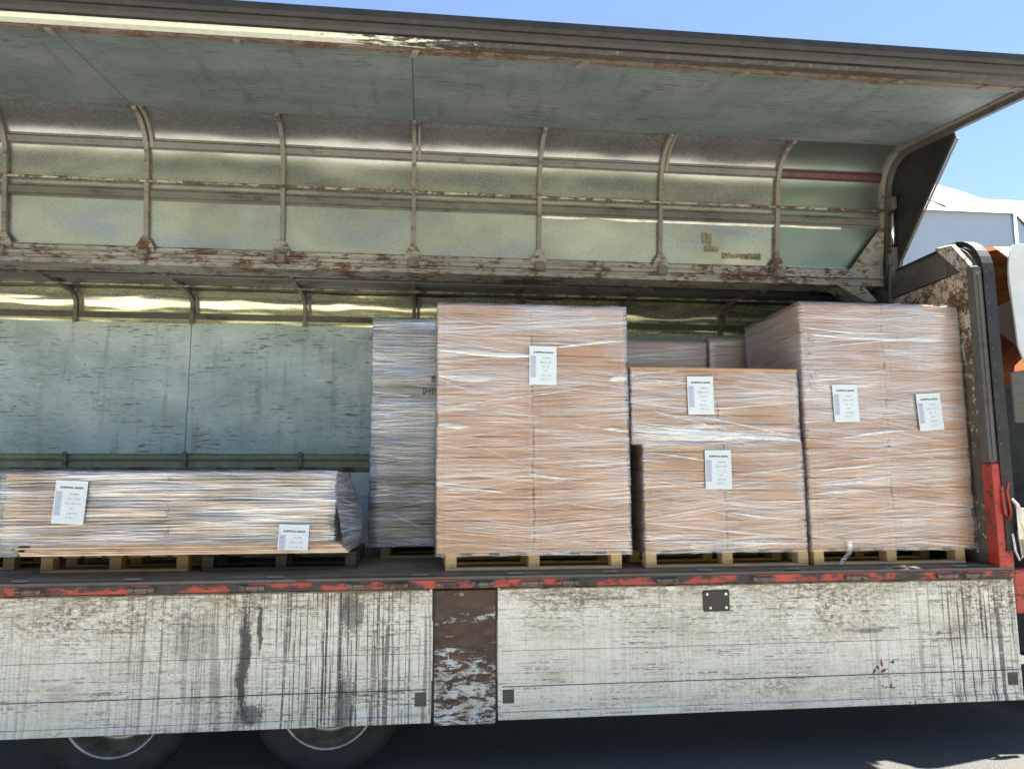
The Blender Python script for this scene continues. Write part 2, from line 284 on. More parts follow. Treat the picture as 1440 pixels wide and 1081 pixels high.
M = dict(
    asphalt=m_asphalt(),
    gate_l=m_gate('gate_paint_streaked', [(-1.07,.05,B-.5,.42,.95), (-.98,.02,B-.3,.2,.9), (-1.38,.16,B-.36,.2,.3), (-.43,.09,B-.22,.16,.7), (-.45,.08,B-.8,.25,.7), (-1.03,.12,B-.82,.08,.8)], [(-.55,.85,1.), (-1.5,.4,.6), (-2.4,.3,.25)], [(-2.0,.75,B-.2,.18,1.25), (-1.0,.5,B-.15,.14,.9), (-.3,.3,B-.12,.1,.9), (-1.3,1.,B-.5,.3,.35)]),
    gate_r=m_gate('gate_paint_scratched', [(3.05,.12,B-.42,.02,.6), (1.2,.3,B-.17,.012,.6)], [(3.85,.45,1.), (3.1,.25,.35), (1.8,1.6,.14)], [(1.0,.4,B-.16,.18,1.2), (2.75,.45,B-.22,.28,1.2), (3.95,.30,B-.2,.28,1.5), (2.3,.6,B-.76,.09,.9), (1.9,.8,B-.3,.1,.6)]),
    rustpanel=m_rustpanel(), ply=m_ply('blue_grey_plywood', 1.12), ply_dark=m_ply('plywood_shade_tone', .34, 1.1), red=m_redrail(), redsmear=m_redpatch(),  # second plywood: overhang shade put into its colour, with slightly more wear
    alu_green=m_alu('aluminium_skin', (.33,.35,.36), .45, .27), alu_dull=m_alu('roof_skin_shade_tone', (.16,.165,.15), .4, .42), alu_bright=m_alu('cove_skin_light_tone', (.80,.80,.62), .3, .26), alu_new=m_alu('coated_skin_teal', (.20,.25,.24), .2, .34),
    alu_outer=m_alu('outer_skin', (.6,.62,.63), .5, .4),
    rail=m_steel('galvanised_rail', (.13,.135,.132), .46, 1.2, .2, .45), rib=m_steel('rib_paint', (.20,.19,.172), .58, 1.4),
    rustrail=m_steel('rusty_pipe', (.40,.37,.32), 1.0, 1.8), beam=m_steel('beam_paint', (.29,.28,.25), .90, 1.), brace=m_steel('brace_steel', (.16,.14,.12), .9),
    redrail2=m_plain('maroon_rail', (.055,.016,.018), .5), edge=m_edge(), dark=m_plain('dark_edge', (.013,.013,.015), .6, 0., .6, 14.), rubber=m_plain('black_rubber', (.022,.022,.024), .55),
    floor=m_wood('bed_floor', (.27,.20,.14), .45), steel=m_steel('dark_steel', (.09,.085,.08), .66), chrome=m_plain('chrome_rod', (.75,.75,.76), .15, 1., .1),
    headboard=m_steel('headboard_paint', (.50,.44,.35), 1.02, 1.), post=m_steel('post_metal', (.085,.083,.08), .6, .8, 0., .55), grime=m_chips(), redpost=m_steel('red_post_paint', (.42,.035,.025), .82, .9, 0., .4),
    carton=m_carton('carton_board'), carton2=m_carton('carton_board_pale', (.50,.295,.165)), sheet=m_carton('board_sheet_edge', (.56,.41,.29), False, True), sheetdark=m_carton('grey_board_sheet', (.25,.205,.18), False, True),
    film=m_film('stretch_film', .64, (.82,.88,.98)), film_heavy=m_film('stretch_film_dense', .74, (.82,.88,.98), .07), film_low=m_film('stretch_film_low', .85, (.78,.85,.98), .05, .35), film_side=m_film('stretch_film_grey', .72, (.70,.80,.96), .05), film_fold=m_film('stretch_film_fold', .8, (.86,.91,.99), .42), film_thin=m_film('stretch_film_thin', .55, (.9,.92,.95), .02), film_dark=m_film('stretch_film_black', 1.5, (.04,.045,.05), .5),
    pallet=m_wood('pallet_wood', (.62,.42,.20)), pallet_old=m_wood('old_pallet_wood', (.38,.26,.15)), pallet_black=m_plain('dark_plastic', (.035,.037,.04), .5),
    paper=m_plain('white_paper', (.60,.68,.74), .6, 0., .03), ink=m_plain('black_ink', (.06,.06,.075), .7, 0., .1), inkgrey=m_plain('grey_ink', (.20,.21,.25), .7, 0., .1), tint=m_plain('lilac_print', (.42,.45,.60), .7, 0., .03), line=m_plain('pale_grid_ink', (.42,.46,.54), .7, 0., .03), green=m_plain('green_ink', (.35,.62,.52), .7),
    marker=m_plain('marker_ink', (.015,.015,.02), .5), blackplate=m_plain('black_plate', (.018,.019,.022), .45), white=m_plain('white_plastic', (.75,.77,.76), .4),
    tyre=m_plain('tyre_rubber', (.022,.024,.026), .75, 0., .4), wheelrim=m_plain('rim_steel', (.30,.31,.31), .35, .7, .4), chassis=m_plain('chassis_black', (.02,.02,.022), .6),
    cab=m_plain('cab_white', (.55,.59,.61), .35, 0., .06), cabdark=m_plain('cab_back', (.07,.085,.10), .5), bright=m_plain('latch_steel', (.62,.60,.55), .35, .6),
    tarp=m_plain('tarp_sunlit_tone', (.25,.225,.185), .6, 0., .07, .8), tarpwall=m_plain('tarp_wall_shade_tone', (.40,.45,.53), .6, 0., .07, .6), tapemark=m_steel('tape_residue', (.22,.20,.12), .8, 4.), lowskin=m_plain('green_primer', (.20,.235,.17), .45, .2), concrete=m_plain('bounce_apron_concrete', (.38,.345,.275), .9, 0., .25, 2.), grass=m_plain('dry_grass', (.115,.12,.05), .95, 0., .5, .5))  # one tarp in two colours: sunlit cream roof, blue-grey shade on the wall
t_ = NT('translucent_fairing'); t_.set((.62,.66,.68), .4)
tl_ = t_.n.new('ShaderNodeBsdfTranslucent'); tl_.inputs[0].default_value = (.55,.20,.06,1); mx_ = t_.n.new('ShaderNodeMixShader'); mx_.inputs[0].default_value = .22
t_.l.new(t_.p.outputs[0], mx_.inputs[1]); t_.l.new(tl_.outputs[0], mx_.inputs[2]); t_.l.new(mx_.outputs[0], t_.out.inputs[0]); M['fairing'] = t_.m
t_ = NT('fairing_inner'); n_ = t_.noise(t_.obj, 5, 5, .7, .6); t_.set(t_.ramp(n_, [(.3, (.10,.035,.015)), (.55, (.30,.11,.035)), (.75, (.50,.22,.07))]), .7); M['fairing_in'] = t_.m

# ------------------------------------------------------------------ ground and far setting
g = MB(); gs = 900
g.add([(-gs,-gs,0),(gs,-gs,0),(gs,gs,0),(-gs,gs,0)], [(0,1,2,3)]); tag(g.build('ground', M['asphalt']), kind='structure')
cy_ = MB().box(-60, 60, -17.6, -1.75, -.2, .004); tag(cy_.build('added_bounce_apron', M['concrete']), kind='structure')  # unseen pale apron, added to bounce warm light into the truck
b = MB(); rows = []
for i in range(61):
    x = -180+6*i; rows.append([(x, -17-y, z + .5*mnoise.noise(Vector((x*.15, y*.3, 0)))*(1 if z > .2 else 0)) for y, z in ((0,-.2),(1.5,.6),(5,2.2),(9,3.6),(16,5.5),(30,9.5),(60,16.),(90,19.))])
tag(b.grid(rows).build('embankment', M['grass'], smooth=True), kind='structure')

# storage tent seen past the headboard
def tent():
    root = thing('storage_tent', 'huge pale tarpaulin storage tent rising behind the truck', 'tent', (8, 18, 0))
    foot = [(-6,12.0),(14.85,12.0),(20.2,16.2),(44,16.2),(44,27.),(-6,27.)]; ez = 7.42+B
    pts = []
    for i in range(len(foot)):
        a, c = np.array(foot[i]), np.array(foot[(i+1) % len(foot)]); n = max(2, int(np.linalg.norm(c-a)/.8))
        pts += [tuple(a+(c-a)*k/n) for k in range(n)]
    L = lambda p, z: (p[0]-8, p[1]-18, z); n = len(pts)
    w = MB(); w.add([L(p, 0) for p in pts]+[L(p, ez) for p in pts], [(i,(i+1)%n,n+(i+1)%n,n+i) for i in range(n)]); w.build('wall', M['tarpwall'], root)
    r = MB(); rings = []; fs = (0,.04,.1,.2,.32,.46,.62,.8,1.)
    for k, f in enumerate(fs):
        ring = []
        for p in pts:
            c = (min(max(p[0], -1), 38), 20.); q = (p[0]+(c[0]-p[0])*f, p[1]+(c[1]-p[1])*f)
            if k == 0: q = (p[0]+(p[0]-c[0])*.012, p[1]+(p[1]-c[1])*.012)
            zz = ez + 3.6*(1-(1-f)**1.7) + .05*math.sin(p[0]*2.6+p[1]*2.2)*(1-f)*(f > 0) - (.06 if k == 0 else 0)
            ring.append(L(q, zz))
        rings.append(ring)
    vs = [v for ring in rings for v in ring]; fs_ = [(i*n+j, i*n+(j+1)%n, (i+1)*n+(j+1)%n, (i+1)*n+j) for i in range(len(fs)-1) for j in range(n)]
    r.add(vs, fs_); r.build('roof', M['tarp'], root, smooth=True)
    for i in range(0, n, 4):
        if pts[i][1] < 26: MB().tube([rings[k][i] for k in range(1, len(fs)-1)], .05, 5).build('roof_seam', M['tarp'], root, smooth=True)
    pi = MB().tube([L((14.87, 11.97), 0), L((14.87, 11.97), ez)], .05, 8); pi.build('corner_seam', M['tarpwall'], root, smooth=True)
tent()

# ------------------------------------------------------------------ the truck
TR = thing('wing_truck', 'old wing-body cargo truck with raised side wing and hanging scratched white gates', 'truck')
YH, ZH, WA, LC, RC = 1.1676, 2.409+B, 1.4352, .7517, .3459
SP, X0 = 1.0533, -.0867
RIBX = [X0+SP*(i-3) for i in range(-2, 7)]; XL, XR = -5.45, 4.10
SE = LC+RC
def near(s, t): return (YH - s*math.cos(WA) - t*math.sin(WA), ZH + s*math.sin(WA) - t*math.cos(WA))
YH2 = 1.3525
def far(s, t): return (YH2 + s, ZH - t)
def prof(l, off=0.):
    """point on the wing section at arc length l; off = distance inside the skin"""
    if l <= LC: return l, off
    th = (l-LC)/RC
    if th <= math.pi/2: return LC+(RC-off)*math.sin(th), RC-(RC-off)*math.cos(th)
    return SE-off, RC+(l-LC-RC*math.pi/2)
LCOVE = LC+RC*math.pi/2                  # arc length where the cove ends
def set_cove(r):
    global LC, RC, LCOVE
    LC, RC = SE-r, r; LCOVE = LC+RC*math.pi/2
def sheet_part(W, parent, xa, xb, l0, l1, mat, seed, amp, nx=18, nl=44, name='skin_sheet'):
    rnd = random.Random(seed); P = []
    ph = [rnd.uniform(0, 6) for _ in range(6)]
    for i in range(nx+1):
        u = i/nx; row = []
        for j in range(nl+1):
            w = j/nl; l = l0+(l1-l0)*w; x = xa+(xb-xa)*u
            e = math.sin(math.pi*u)**.6 if 0 < u < 1 else 0
            d = amp*e*(.8*mnoise.noise(Vector((u*2.2+seed, w*5, ph[0])))+.55*math.sin(3*u+ph[1])*math.sin(9*w+ph[2])+.35*mnoise.noise(Vector((u*5, w*11+seed, ph[3]))))
            if l > l1-.03: d = 0
            row.append((x, *W(*prof(l, .004+max(-.003, d+amp*.3)))))
        P.append(row)
    return MB().grid(P).build(name, mat, parent, smooth=True)
def band(W, xa, xb, l0, l1, o0, o1, n=1):
    """solid strip lying on the section between arc lengths l0..l1, offsets o0..o1"""
    m = MB(); ls = [l0+(l1-l0)*k/n for k in range(n+1)]
    pts = [W(*prof(l, o1)) for l in ls] + [W(*prof(l, o0)) for l in reversed(ls)]
    return m.extrude(pts, xa, xb)
def wing(W, name, isopen):
    dR = .3459-RC; ex = 0. if isopen else dR-.03
    lend = LCOVE + 1.30 + dR
    outer = [W(*prof(lend*k/60+.0, -.03)) for k in range(61)]; inner = [W(*prof(lend*k/60, -.008)) for k in range(60, -1, -1)]
    ws = MB().extrude(outer+inner, XL, XR).build(name, M['alu_outer'], TR)
    # skin sheets, one for each bay
    xs = [XL]+RIBX+[XR-.04]
    for i in range(len(xs)-1):
        new = isopen and i == len(xs)-2
        if not isopen: sheet_part(W, ws, xs[i], xs[i+1], .0, LC-.02, M['alu_dull'], 211+i*5, .006, 10, 12)  # flat roof skin darkened; its shade is put into the colour
        sheet_part(W, ws, xs[i], xs[i+1], .0 if isopen else LC-.02, LCOVE+.02+ex, M['alu_new'] if new else M['alu_green' if isopen else 'alu_bright'], 3+i*7+(0 if isopen else 100), .009 if isopen else .016)  # far cove skin colour raised to carry the reflected ground light
    # ribs with a doubler in the cove
    for i, x in enumerate(RIBX):
        r = band(W, x-.017, x+.017, .03, LCOVE-.01+ex, .012, .05, 22); r.build('rib', M['rib'], ws)
        sd = 1 if i % 2 == 0 or not isopen else -1
        if i % 2 == 1 or not isopen: band(W, x+.03, x+.055, LC+(.10 if isopen else -.02), LCOVE-.02+ex*.4, .010, .036, 12).build('rib_doubler', M['rib'], ws)
        if isopen: # foot gusset
            pl = lambda s, dx: (x+dx, *W(s, .056)); a = np.array(W(0, .0)); nn = np.array(W(0, .012))-a
            MB().plate([pl(-.005,-.07), pl(-.005,.07), pl(.055,.068), pl(.135,.022), pl(.135,-.022), pl(.055,-.068)], (0, nn[0], nn[1])).build('rib_foot', M['beam'], ws, bevel=.003)
            MB().box(x-.05, x+.05, YH-.10, YH-.055, ZH-.055, ZH-.005).build('hinge_block', M['brace'], ws, bevel=.006)
    # lengthwise rails between the ribs
    for i in range(len(xs)-1):
        xa, xb = xs[i]+.017, xs[i+1]-.017
        last = i == len(xs)-2
        m = band(W, xa, xb, .835, .925, .008, .020, 3); m.v = m.v
        pts = [W(*prof(l, o)) for l, o in ((.845,.02),(.855,.032),(.905,.032),(.915,.02))]; m.extrude(pts, xa, xb)
        if not isopen: m = band(W, xa, xb, LCOVE+.045, LCOVE+.105, .008, .03, 1)
        m.build('rail', M['redrail2'] if (last and isopen) else M['rail'], ws)
        m = band(W, xa, xb, .43, .53, .006, .018, 1); pts = [W(*prof(l, o)) for l, o in ((.445,.018),(.455,.032),(.505,.032),(.515,.018))]; m.extrude(pts, xa, xb); m.build('rail', M['rail'], ws)
        if isopen:
            h = MB()
            n = 9
            for k in range(n):
                xc = xa+(xb-xa)*(k+.5)/n
                for lc in (.475, .88):
                    c = np.array([xc, *W(*prof(lc, .0335))]); dl = np.array([0, *W(*prof(lc+.006, .0335))])-np.array([0, *W(*prof(lc, .0335))]); do = np.array([0, *W(*prof(lc, .0345))])-np.array([0, *W(*prof(lc, .0335))])
                    h.plate([c-dl+np.array([-.005,0,0]), c-dl+np.array([.005,0,0]), c+dl+np.array([.005,0,0]), c+dl+np.array([-.005,0,0])], do)
            tag(h.build('rivets', M['brace'], ws), kind='stuff')
    pipe = [( x, *W(.575, .055)) for x in np.linspace(XL+.05, XR-.05, 40)]
    MB().tube(pipe, .011, 8).build('tie_pipe', M['rustrail'], ws, smooth=True)
    if not isopen:
        for s in (.12, .30): MB().tube([(x, *W(s, .04)) for x in (XL+.05, XR-.05)], .02, 8).build('roof_purlin', M['rail'], ws, smooth=True)
    else:
        m = MB(); m.extrude([W(-.01,.012), W(-.01,.05), W(.045,.05), W(.06,.035), W(.06,.012)], XL, XR-.35); m.build('foot_rail', M['beam'], ws)
    # plywood lining of the side
    l1 = LCOVE+dR; ln = LCOVE+1.25 if isopen else LCOVE+dR+1.19
    cuts = [XL, RIBX[1], RIBX[3], RIBX[5], XR-.07] if isopen else [XL, RIBX[3-2+0], RIBX[3], RIBX[5], RIBX[7], XR-.07]
    for i in range(len(cuts)-1):
        z0 = l1 if isopen else l1-.05
        m = MB(); nx, nl = 24, 10; P = []; Q = []
        for a in range(nx+1):
            x = cuts[i]+.003+(cuts[i+1]-cuts[i]-.006)*a/nx; pr = []; qr = []
            for c in range(nl+1):
                l = z0+(ln-z0)*c/nl; d = .006*mnoise.noise(Vector((x*.9, l*2, 3 if isopen else 8)))
                o = .032 if (isopen or l > LCOVE) else .032
                e = .004*mnoise.noise(Vector((x*6, 1, c))) if c in (0, nl) else 0
                pr.append((x, *W(*prof(l+e, o+d)))); qr.append((x, *W(*prof(l+e, o-.010+d))))
            P.append(pr); Q.append(qr)
        m.grid(P); m.grid(Q)
        o = (nx+1)*(nl+1); ring = [a*(nl+1) for a in range(nx+1)] + [nx*(nl+1)+c for c in range(1, nl+1)] + [a*(nl+1)+nl for a in range(nx-1, -1, -1)] + [c for c in range(nl-1, 0, -1)]
        m.f += [(ring[k], ring[(k+1) % len(ring)], o+ring[(k+1) % len(ring)], o+ring[k]) for k in range(len(ring))]
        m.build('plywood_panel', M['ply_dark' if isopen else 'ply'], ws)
    if not isopen:
        # ribs and rails showing below the lining
        for x in RIBX: band(W, x-.017, x+.017, LCOVE+dR+1.17, LCOVE+dR+1.32, .006, .045, 1).build('rib', M['rib'], ws)
        band(W, XL, XR-.05, LCOVE+dR+1.235, LCOVE+dR+1.25, .02, .035, 1).build('rail', M['rail'], ws)
        band(W, XL, XR-.05, LCOVE+dR+1.315, LCOVE+dR+1.42, .0, .05, 1).build('bottom_rail', M['brace'], ws)
        band(W, XL, XR-.05, LCOVE+dR+1.15, LCOVE+dR+1.33, -.002, .006, 1).build('lower_skin', M['lowskin'], ws)
        return ws
    # outer edge of the raised wing: rusty inner angle, painted rail, dark outer rail with rubber
    lb = LCOVE+1.25
    band(W, XL, XR-.06, lb+.004, lb+.034, -.02, .046, 1).build('inner_angle', M['brace'], ws)
    band(W, XL, XR-.06, lb+.05, lb+.075, -.03, .05, 1).build('lip_rail', M['brace'], ws)
    band(W, XL, XR-.03, lb+.030, lb+.055, -.03, -.005, 1).build('channel_back', M['dark'], ws)
    m = MB(); Wp = lambda l, o: W(*prof(lb+l, o))
    m.extrude([Wp(.075,-.03), Wp(.075,.03), Wp(.10,.045), Wp(.17,.045), Wp(.19,.025), Wp(.19,-.03)], XL, XR); m.build('edge_rail', M['edge'], ws)
    m = MB(); m.extrude([Wp(.19,-.04), Wp(.19,.02), Wp(.215,.035), Wp(.255,.035), Wp(.265,.01), Wp(.315,.0), Wp(.33,-.02), Wp(.33,-.06), Wp(.19,-.06)], XL, XR+.03); m.build('outer_rail', M['dark'], ws)
    m = MB(); m.extrude([Wp(.262,.012), Wp(.27,.045), Wp(.285,.05), Wp(.295,.03), Wp(.30,.004)], XL, XR+.03); m.build('rubber_seal', M['rubber'], ws)
    for i, x in enumerate(RIBX):
        p = lambda l, o, dx: (x+dx, *Wp(l, o)); dx = -.06+.02*i
        MB().hexa([p(-.02,.046,-.02), p(-.02,.046,.02), p(.08,.05,.02+dx*.6), p(.08,.05,-.02+dx*.6), p(-.02,.058,-.02), p(-.02,.058,.02), p(.08,.066,.02+dx*.6), p(.08,.066,-.02+dx*.6)]).build('bracket', M['rib'], ws)
    # bead of sealant and old tape marks on the lower bays
    P = [[(x, *W(*prof(.418+.006*mnoise.noise(Vector((x*3, 5, 0)))+d_, .010+.006*(d_ == 0)))) for d_ in (-.011, 0, .011)] for x in np.linspace(RIBX[6]+.02, XR-.42, 60)]
    MB().grid(P).build('sealant_bead', M['white'], ws, smooth=True)
    rs = random.Random(12)
    for (xa, xb, la, lb2) in ((2.40,2.50,.235,.34), (2.42,2.56,.17,.235), (2.58,2.98,.115,.175)):
        for k in range(int((xb-xa)/.045)):
            x = xa+.045*k; l_ = la+rs.uniform(0,.012); m = MB(); q4 = [(x+rs.uniform(0,.006), l_), (x+.043, l_+rs.uniform(-.004,.008)), (x+.043-rs.uniform(0,.008), lb2-rs.uniform(0,.02)), (x, lb2-rs.uniform(0,.02))]
            m.plate([(a_, *W(*prof(b_, .0145))) for a_, b_ in q4], (0, -.001, 0)); m.build('tape_scrap', M['tapemark'], ws)
    # front end frame
    pts = 40; Lf = lb+.2
    m = MB(); ls = [.0+(Lf)*k/pts for k in range(pts+1)]
    m.extrude([W(*prof(l, .045)) for l in ls]+[W(*prof(l, -.03)) for l in reversed(ls)], XR-.068, XR-.03); m.build('end_frame', M['rib'], ws)
    m = MB(); m.extrude([W(*prof(l, .085)) for l in ls]+[W(*prof(l, -.035)) for l in reversed(ls)], XR-.028, XR+.01); m.build('end_flange', M['steel'], ws)
    # pale corner gusset, end shroud and cylinder
    pl = lambda s, x: (x, *W(s, .062)); nn = np.array(W(0, .010))-np.array(W(0, 0))
    MB().plate([pl(-.005, 3.70), pl(-.005, 4.05), pl(.46, 4.05), pl(.43, 4.02)], (0, nn[0], nn[1])).build('corner_gusset', M['beam'], ws)
    MB().plate([(XR+.015, *W(.02,.03)), (XR+.015, *W(SE-.05,.05)), (XR+.015, *W(SE-.07,.86)), (XR+.015, *W(SE-.12,.88)), (XR+.015, *W(.12,.20)), (XR+.015, *W(.02,.17))], (.02,0,0)).build('end_shroud', M['dark'], ws, bevel=.006)
    MB().tube([(XR+.036, *W(.03,.19)), (XR+.036, *W(.12,.21)), (XR+.036, *W(SE-.13,.89))], .010, 6).build('shroud_rim', M['rib'], ws)
    return ws
OW = wing(near, 'open_wing', True); set_cove(.15); CW = wing(far, 'closed_wing', False)

# centre beam of the roof
rb = MB().extrude([(1.085, B+2.300),(1.085, B+2.335),(1.105, B+2.345),(1.105, B+2.362),(1.075, B+2.366),(1.075, B+2.392),(1.13, B+2.398),(1.36, B+2.398),(1.36, B+2.33),(1.33, B+2.30)], XL, XR-.02).build('roof_beam', M['beam'], TR)
MB().box(XL, XR-.02, 1.13, 1.39, ZH-.011+.003, ZH+.06).build('ridge_cover', M['alu_outer'], rb)
for x in RIBX:
    MB().box(x-.035, x+.035, 1.05, 1.09, B+2.345, B+2.42).build('hinge_lug', M['brace'], rb, bevel=.004)
    MB().plate([(x-.02,1.30,B+2.30),(x-.02,1.42,B+2.37),(x-.02,1.42,B+2.30)], (.04,0,0)).build('beam_gusset', M['rib'], rb)
MB().plate([(3.62,1.10,B+2.30),(3.86,1.10,B+2.30),(3.98,1.10,B+2.17),(3.88,1.10,B+2.16)], (0,.2,0)).build('beam_knee', M['beam'], rb)

# bed, floor planks, side rail with hinges
bed = MB().box(XL, 4.14, .06, 2.40, B-.14, B-.028).build('bed', M['steel'], TR)
yb = [.03+i*(2.38/8) for i in range(9)]
for i in range(8): MB().box(XL, 4.04, yb[i]+.002, yb[i+1]-.002, B-.03, B-(.0 if i else .001)).build('floor_plank', M['floor'], bed, bevel=.002)
sr = MB().extrude([(.06,B-.13),(.037,B-.13),(.037,B-.084),(-.012,B-.084),(-.012,B-.03),(-.02,B-.028),(-.02,B-.012),(.028,B-.003),(.06,B-.003)], XL, 4.15).build('side_rail', M['steel'], TR)
MB().box(XL, 4.14, -.019, -.0125, B-.082, B-.034).build('red_strip', M['red'], sr)
hx = [-2.336,-1.687,-1.033,-.379,-.148,.177,.406,.73,.96,1.626,2.293,2.955,3.626,3.835,-3.0,-3.65,-4.3,-4.95]
for x in hx:
    h = MB()
    for a, c, rr in ((-.075,-.042,.017),(-.038,.038,.015),(.042,.075,.017)): h.tube([(x+a,-.033,B-.060),(x+c,-.033,B-.060)], rr, 10)
    h.box(x-.03, x+.03, -.030, -.012, B-.082, B-.055); h.build('hinge', M['brace'], sr)
for x in (-2.4,-1.75,-.9,.0,.62,1.25,1.9,2.52,3.3,3.75):
    h = MB(); n = 16; h.add([(x+.055*math.cos(2*math.pi*k/n), .0+.016*math.sin(2*math.pi*k/n), B-.003) for k in range(n)]+[(x+.05*math.cos(2*math.pi*k/n), .0+.012*math.sin(2*math.pi*k/n), B+.010) for k in range(n)], [(k,(k+1)%n,n+(k+1)%n,n+k) for k in range(n)]+[tuple(range(n,2*n))]); h.build('pocket_cap', M['steel'], sr)

def gate(name, xa, xb, mat, endtrim):
    zt, zb = B-.088, B-.905
    core = MB().box(xa+.004, xb-.004, .012, .034, zb+.02, zt-.01).build(name, M['steel'], TR)
    zs = [zt, B-.485, B-.708, B-.862]
    for i in range(3):
        gap = .0015 if i in (0,) else .0025
        m = MB(); y = 0. - (.001 if i == 2 else 0)
        m.box(xa+.02, xb-.02, y, .0125, zs[i+1]+(.005 if i == 1 else gap*.6), zs[i]-(.001 if i == 2 else gap*.6)); m.build('plank', mat, core, bevel=.0015)
    MB().extrude([(.012,B-.8625),(-.004,B-.8625),(-.012,B-.872),(-.012,B-.903),(-.004,B-.907),(.03,B-.907),(.03,B-.885)], xa+.004, xb-.004).build('bottom_rail', mat, core)
    MB().box(xa+.02, xb-.02, -.006, .0, zt-.012, zt-.002).build('top_lip', M['brace'], core)
    for e, x in ((0, xa), (1, xb)):
        if not endtrim[e]: continue
        m = MB(); x0, x1 = (x+.002, x+.032) if e == 0 else (x-.032, x-.002); m.box(x0, x1, -.006, .034, B-.861, zt-.001)
        for k in range(7): 
            zc = zt-.04-k*.118; m.tube([((x0+x1)/2,-.005,zc),((x0+x1)/2,-.010,zc)], .007, 8)
        m.build('end_trim', mat, core)
        p0, p1 = (x+.032, x+.105) if e == 0 else (x-.105, x-.032)
        m = MB(); m.box(p0, p1, -.006, .002, B-.805, B-.722)
        for (a, c) in ((.2,.25),(.8,.25)): m.tube([(p0+(p1-p0)*a,-.005,B-.805+.083*c),(p0+(p1-p0)*a,-.011,B-.805+.083*c)], .008, 8)
        m.build('corner_plate', M['post'], core)
    return core
GL = gate('drop_gate', XL+.03, .085, M['gate_l'], (1,1)); GR = gate('drop_gate', .502, 4.148, M['gate_r'], (1,1))
GL['label'] = 'scratched white drop gate streaked with black drips'; GR['label'] = 'scratched white drop gate with black latch plate'
lp = MB(); lp.box(1.878, 2.062, -.012, -.0005, B-.268, B-.130); lp.build('latch_plate', M['blackplate'], GR, bevel=.006)
lb_ = MB()
for x, z in ((1.905,B-.155),(2.035,B-.155),(1.925,B-.243),(2.035,B-.243)): lb_.tube([(x,-.011,z),(x,-.017,z)], .009, 10)
lb_.build('latch_bolts', M['bright'], GR)
MB().box(1.895, 2.06, -.004, .0005, B-.315, B-.278).build('latch_lower_plate', M['gate_r'], GR)  # thin plate below the latch, in the gate's own paint
m = MB(); n = 20; m.add([(1.655+.036*math.cos(math.pi+math.pi*k/n), -.006, B-.092+.036*math.sin(math.pi+math.pi*k/n)) for k in range(n+1)]+[(1.655+.036*math.cos(math.pi+math.pi*k/n), -.003, B-.092+.036*math.sin(math.pi+math.pi*k/n)) for k in range(n+1)], [tuple(range(n+1)), tuple(range(2*n+1, n, -1))]+[(k,k+1,n+2+k,n+1+k) for k in range(n)]); m.build('reflector_cap', M['white'], GR)
rs = random.Random(5)
m = MB()
for (cx, cz, w) in ((3.10,B-.66,.10),(3.20,B-.63,.05),(3.17,B-.79,.06),(3.12,B-.78,.03),(3.24,B-.83,.03),(3.52,B-.885,.05),(3.12,B-.35,.03),(3.32,B-.90,.05)):
    for k in range(4):
        a = rs.uniform(0, 3); x = cx+rs.uniform(-.5,.5)*w; z = cz+rs.uniform(-.3,.3)*w; n = 9
        yy = -.0145 if cz < B-.862 else -.0025
        ca, sa = math.cos(a), math.sin(a); pp = [(w*rs.uniform(.05,.42)*math.cos(2*math.pi*j/n), w*rs.uniform(.02,.12)*math.sin(2*math.pi*j/n)) for j in range(n)]; m.add([(x+ca*p-sa*q_, yy, z+sa*p+ca*q_) for p, q_ in pp], [tuple(range(n))])
tag(m.build('red_smears', M['redsmear'], GR), kind='stuff')
CP = MB().box(.100, .488, -.008, .05, B-.925, B-.098).build('centre_post', M['rustpanel'], TR, bevel=.005)
MB().box(.088, .100, .005, .03, B-.9, B-.1).build('gap_seal', M['rubber'], CP); MB().box(.488, .500, .005, .03, B-.9, B-.1).build('gap_seal', M['rubber'], CP)
for x in (.16, .41): MB().tube([(x-.06,-.02,B-.062),(x+.06,-.02,B-.062)], .018, 10).build('post_hinge', M['brace'], CP)
# closed gate across the truck and rear doors
fg = MB().box(XL, 4.1, 2.41, 2.45, B-.10, B+.712).build('closed_gate', M['cab'], TR)
for i in range(3): MB().box(XL+.02, 4.08, 2.395, 2.412, B+.0+i*.235, B+.228+i*.235).build('plank', M['cab'], fg, bevel=.002)
rd = MB().box(XL-.06, XL-.005, .0, 2.45, B-.12, ZH-.02).build('rear_door', M['cab'], TR)

# headboard
def rounded(y0, y1, z0, z1, r, n=8):
    return [(y0, z0)] + [(y0+r-r*math.cos(k*math.pi/2/n), z1-r+r*math.sin(k*math.pi/2/n)) for k in range(n+1)] + [(y1-r+r*math.sin(k*math.pi/2/n), z1-r+r*math.cos(k*math.pi/2/n)) for k in range(n+1)] + [(y1, z0)]
hb = MB().extrude(rounded(.0, 2.44, B-.10, B+2.39, .30), 4.075, 4.13).build('headboard', M['post'], TR)
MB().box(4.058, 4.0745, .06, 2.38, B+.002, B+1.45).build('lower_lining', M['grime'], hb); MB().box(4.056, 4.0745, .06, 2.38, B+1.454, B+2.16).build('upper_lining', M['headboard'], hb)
MB().box(4.050, 4.0745, .30, 2.2, B+2.17, B+2.35).build('top_plate', M['steel'], hb)
cpst = MB(); cpst.extrude([(-.012,B+.72),(-.012,B+2.17),(.075,B+2.17),(.075,B+.72)], 4.04, 4.145); cpst.build('corner_post', M['post'], hb, bevel=.008)
MB().box(4.062, 4.085, -.020, -.012, B+.74, B+2.1).build('post_strip', M['post'], hb); MB().box(4.10, 4.125, -.022, -.012, B+.9, B+2.15).build('post_strip', M['dark'], hb)
ou = rounded(-.03, 2.47, B+.1, B+2.43, .30); inn = rounded(.0, 2.44, B+.1, B+2.40, .28)
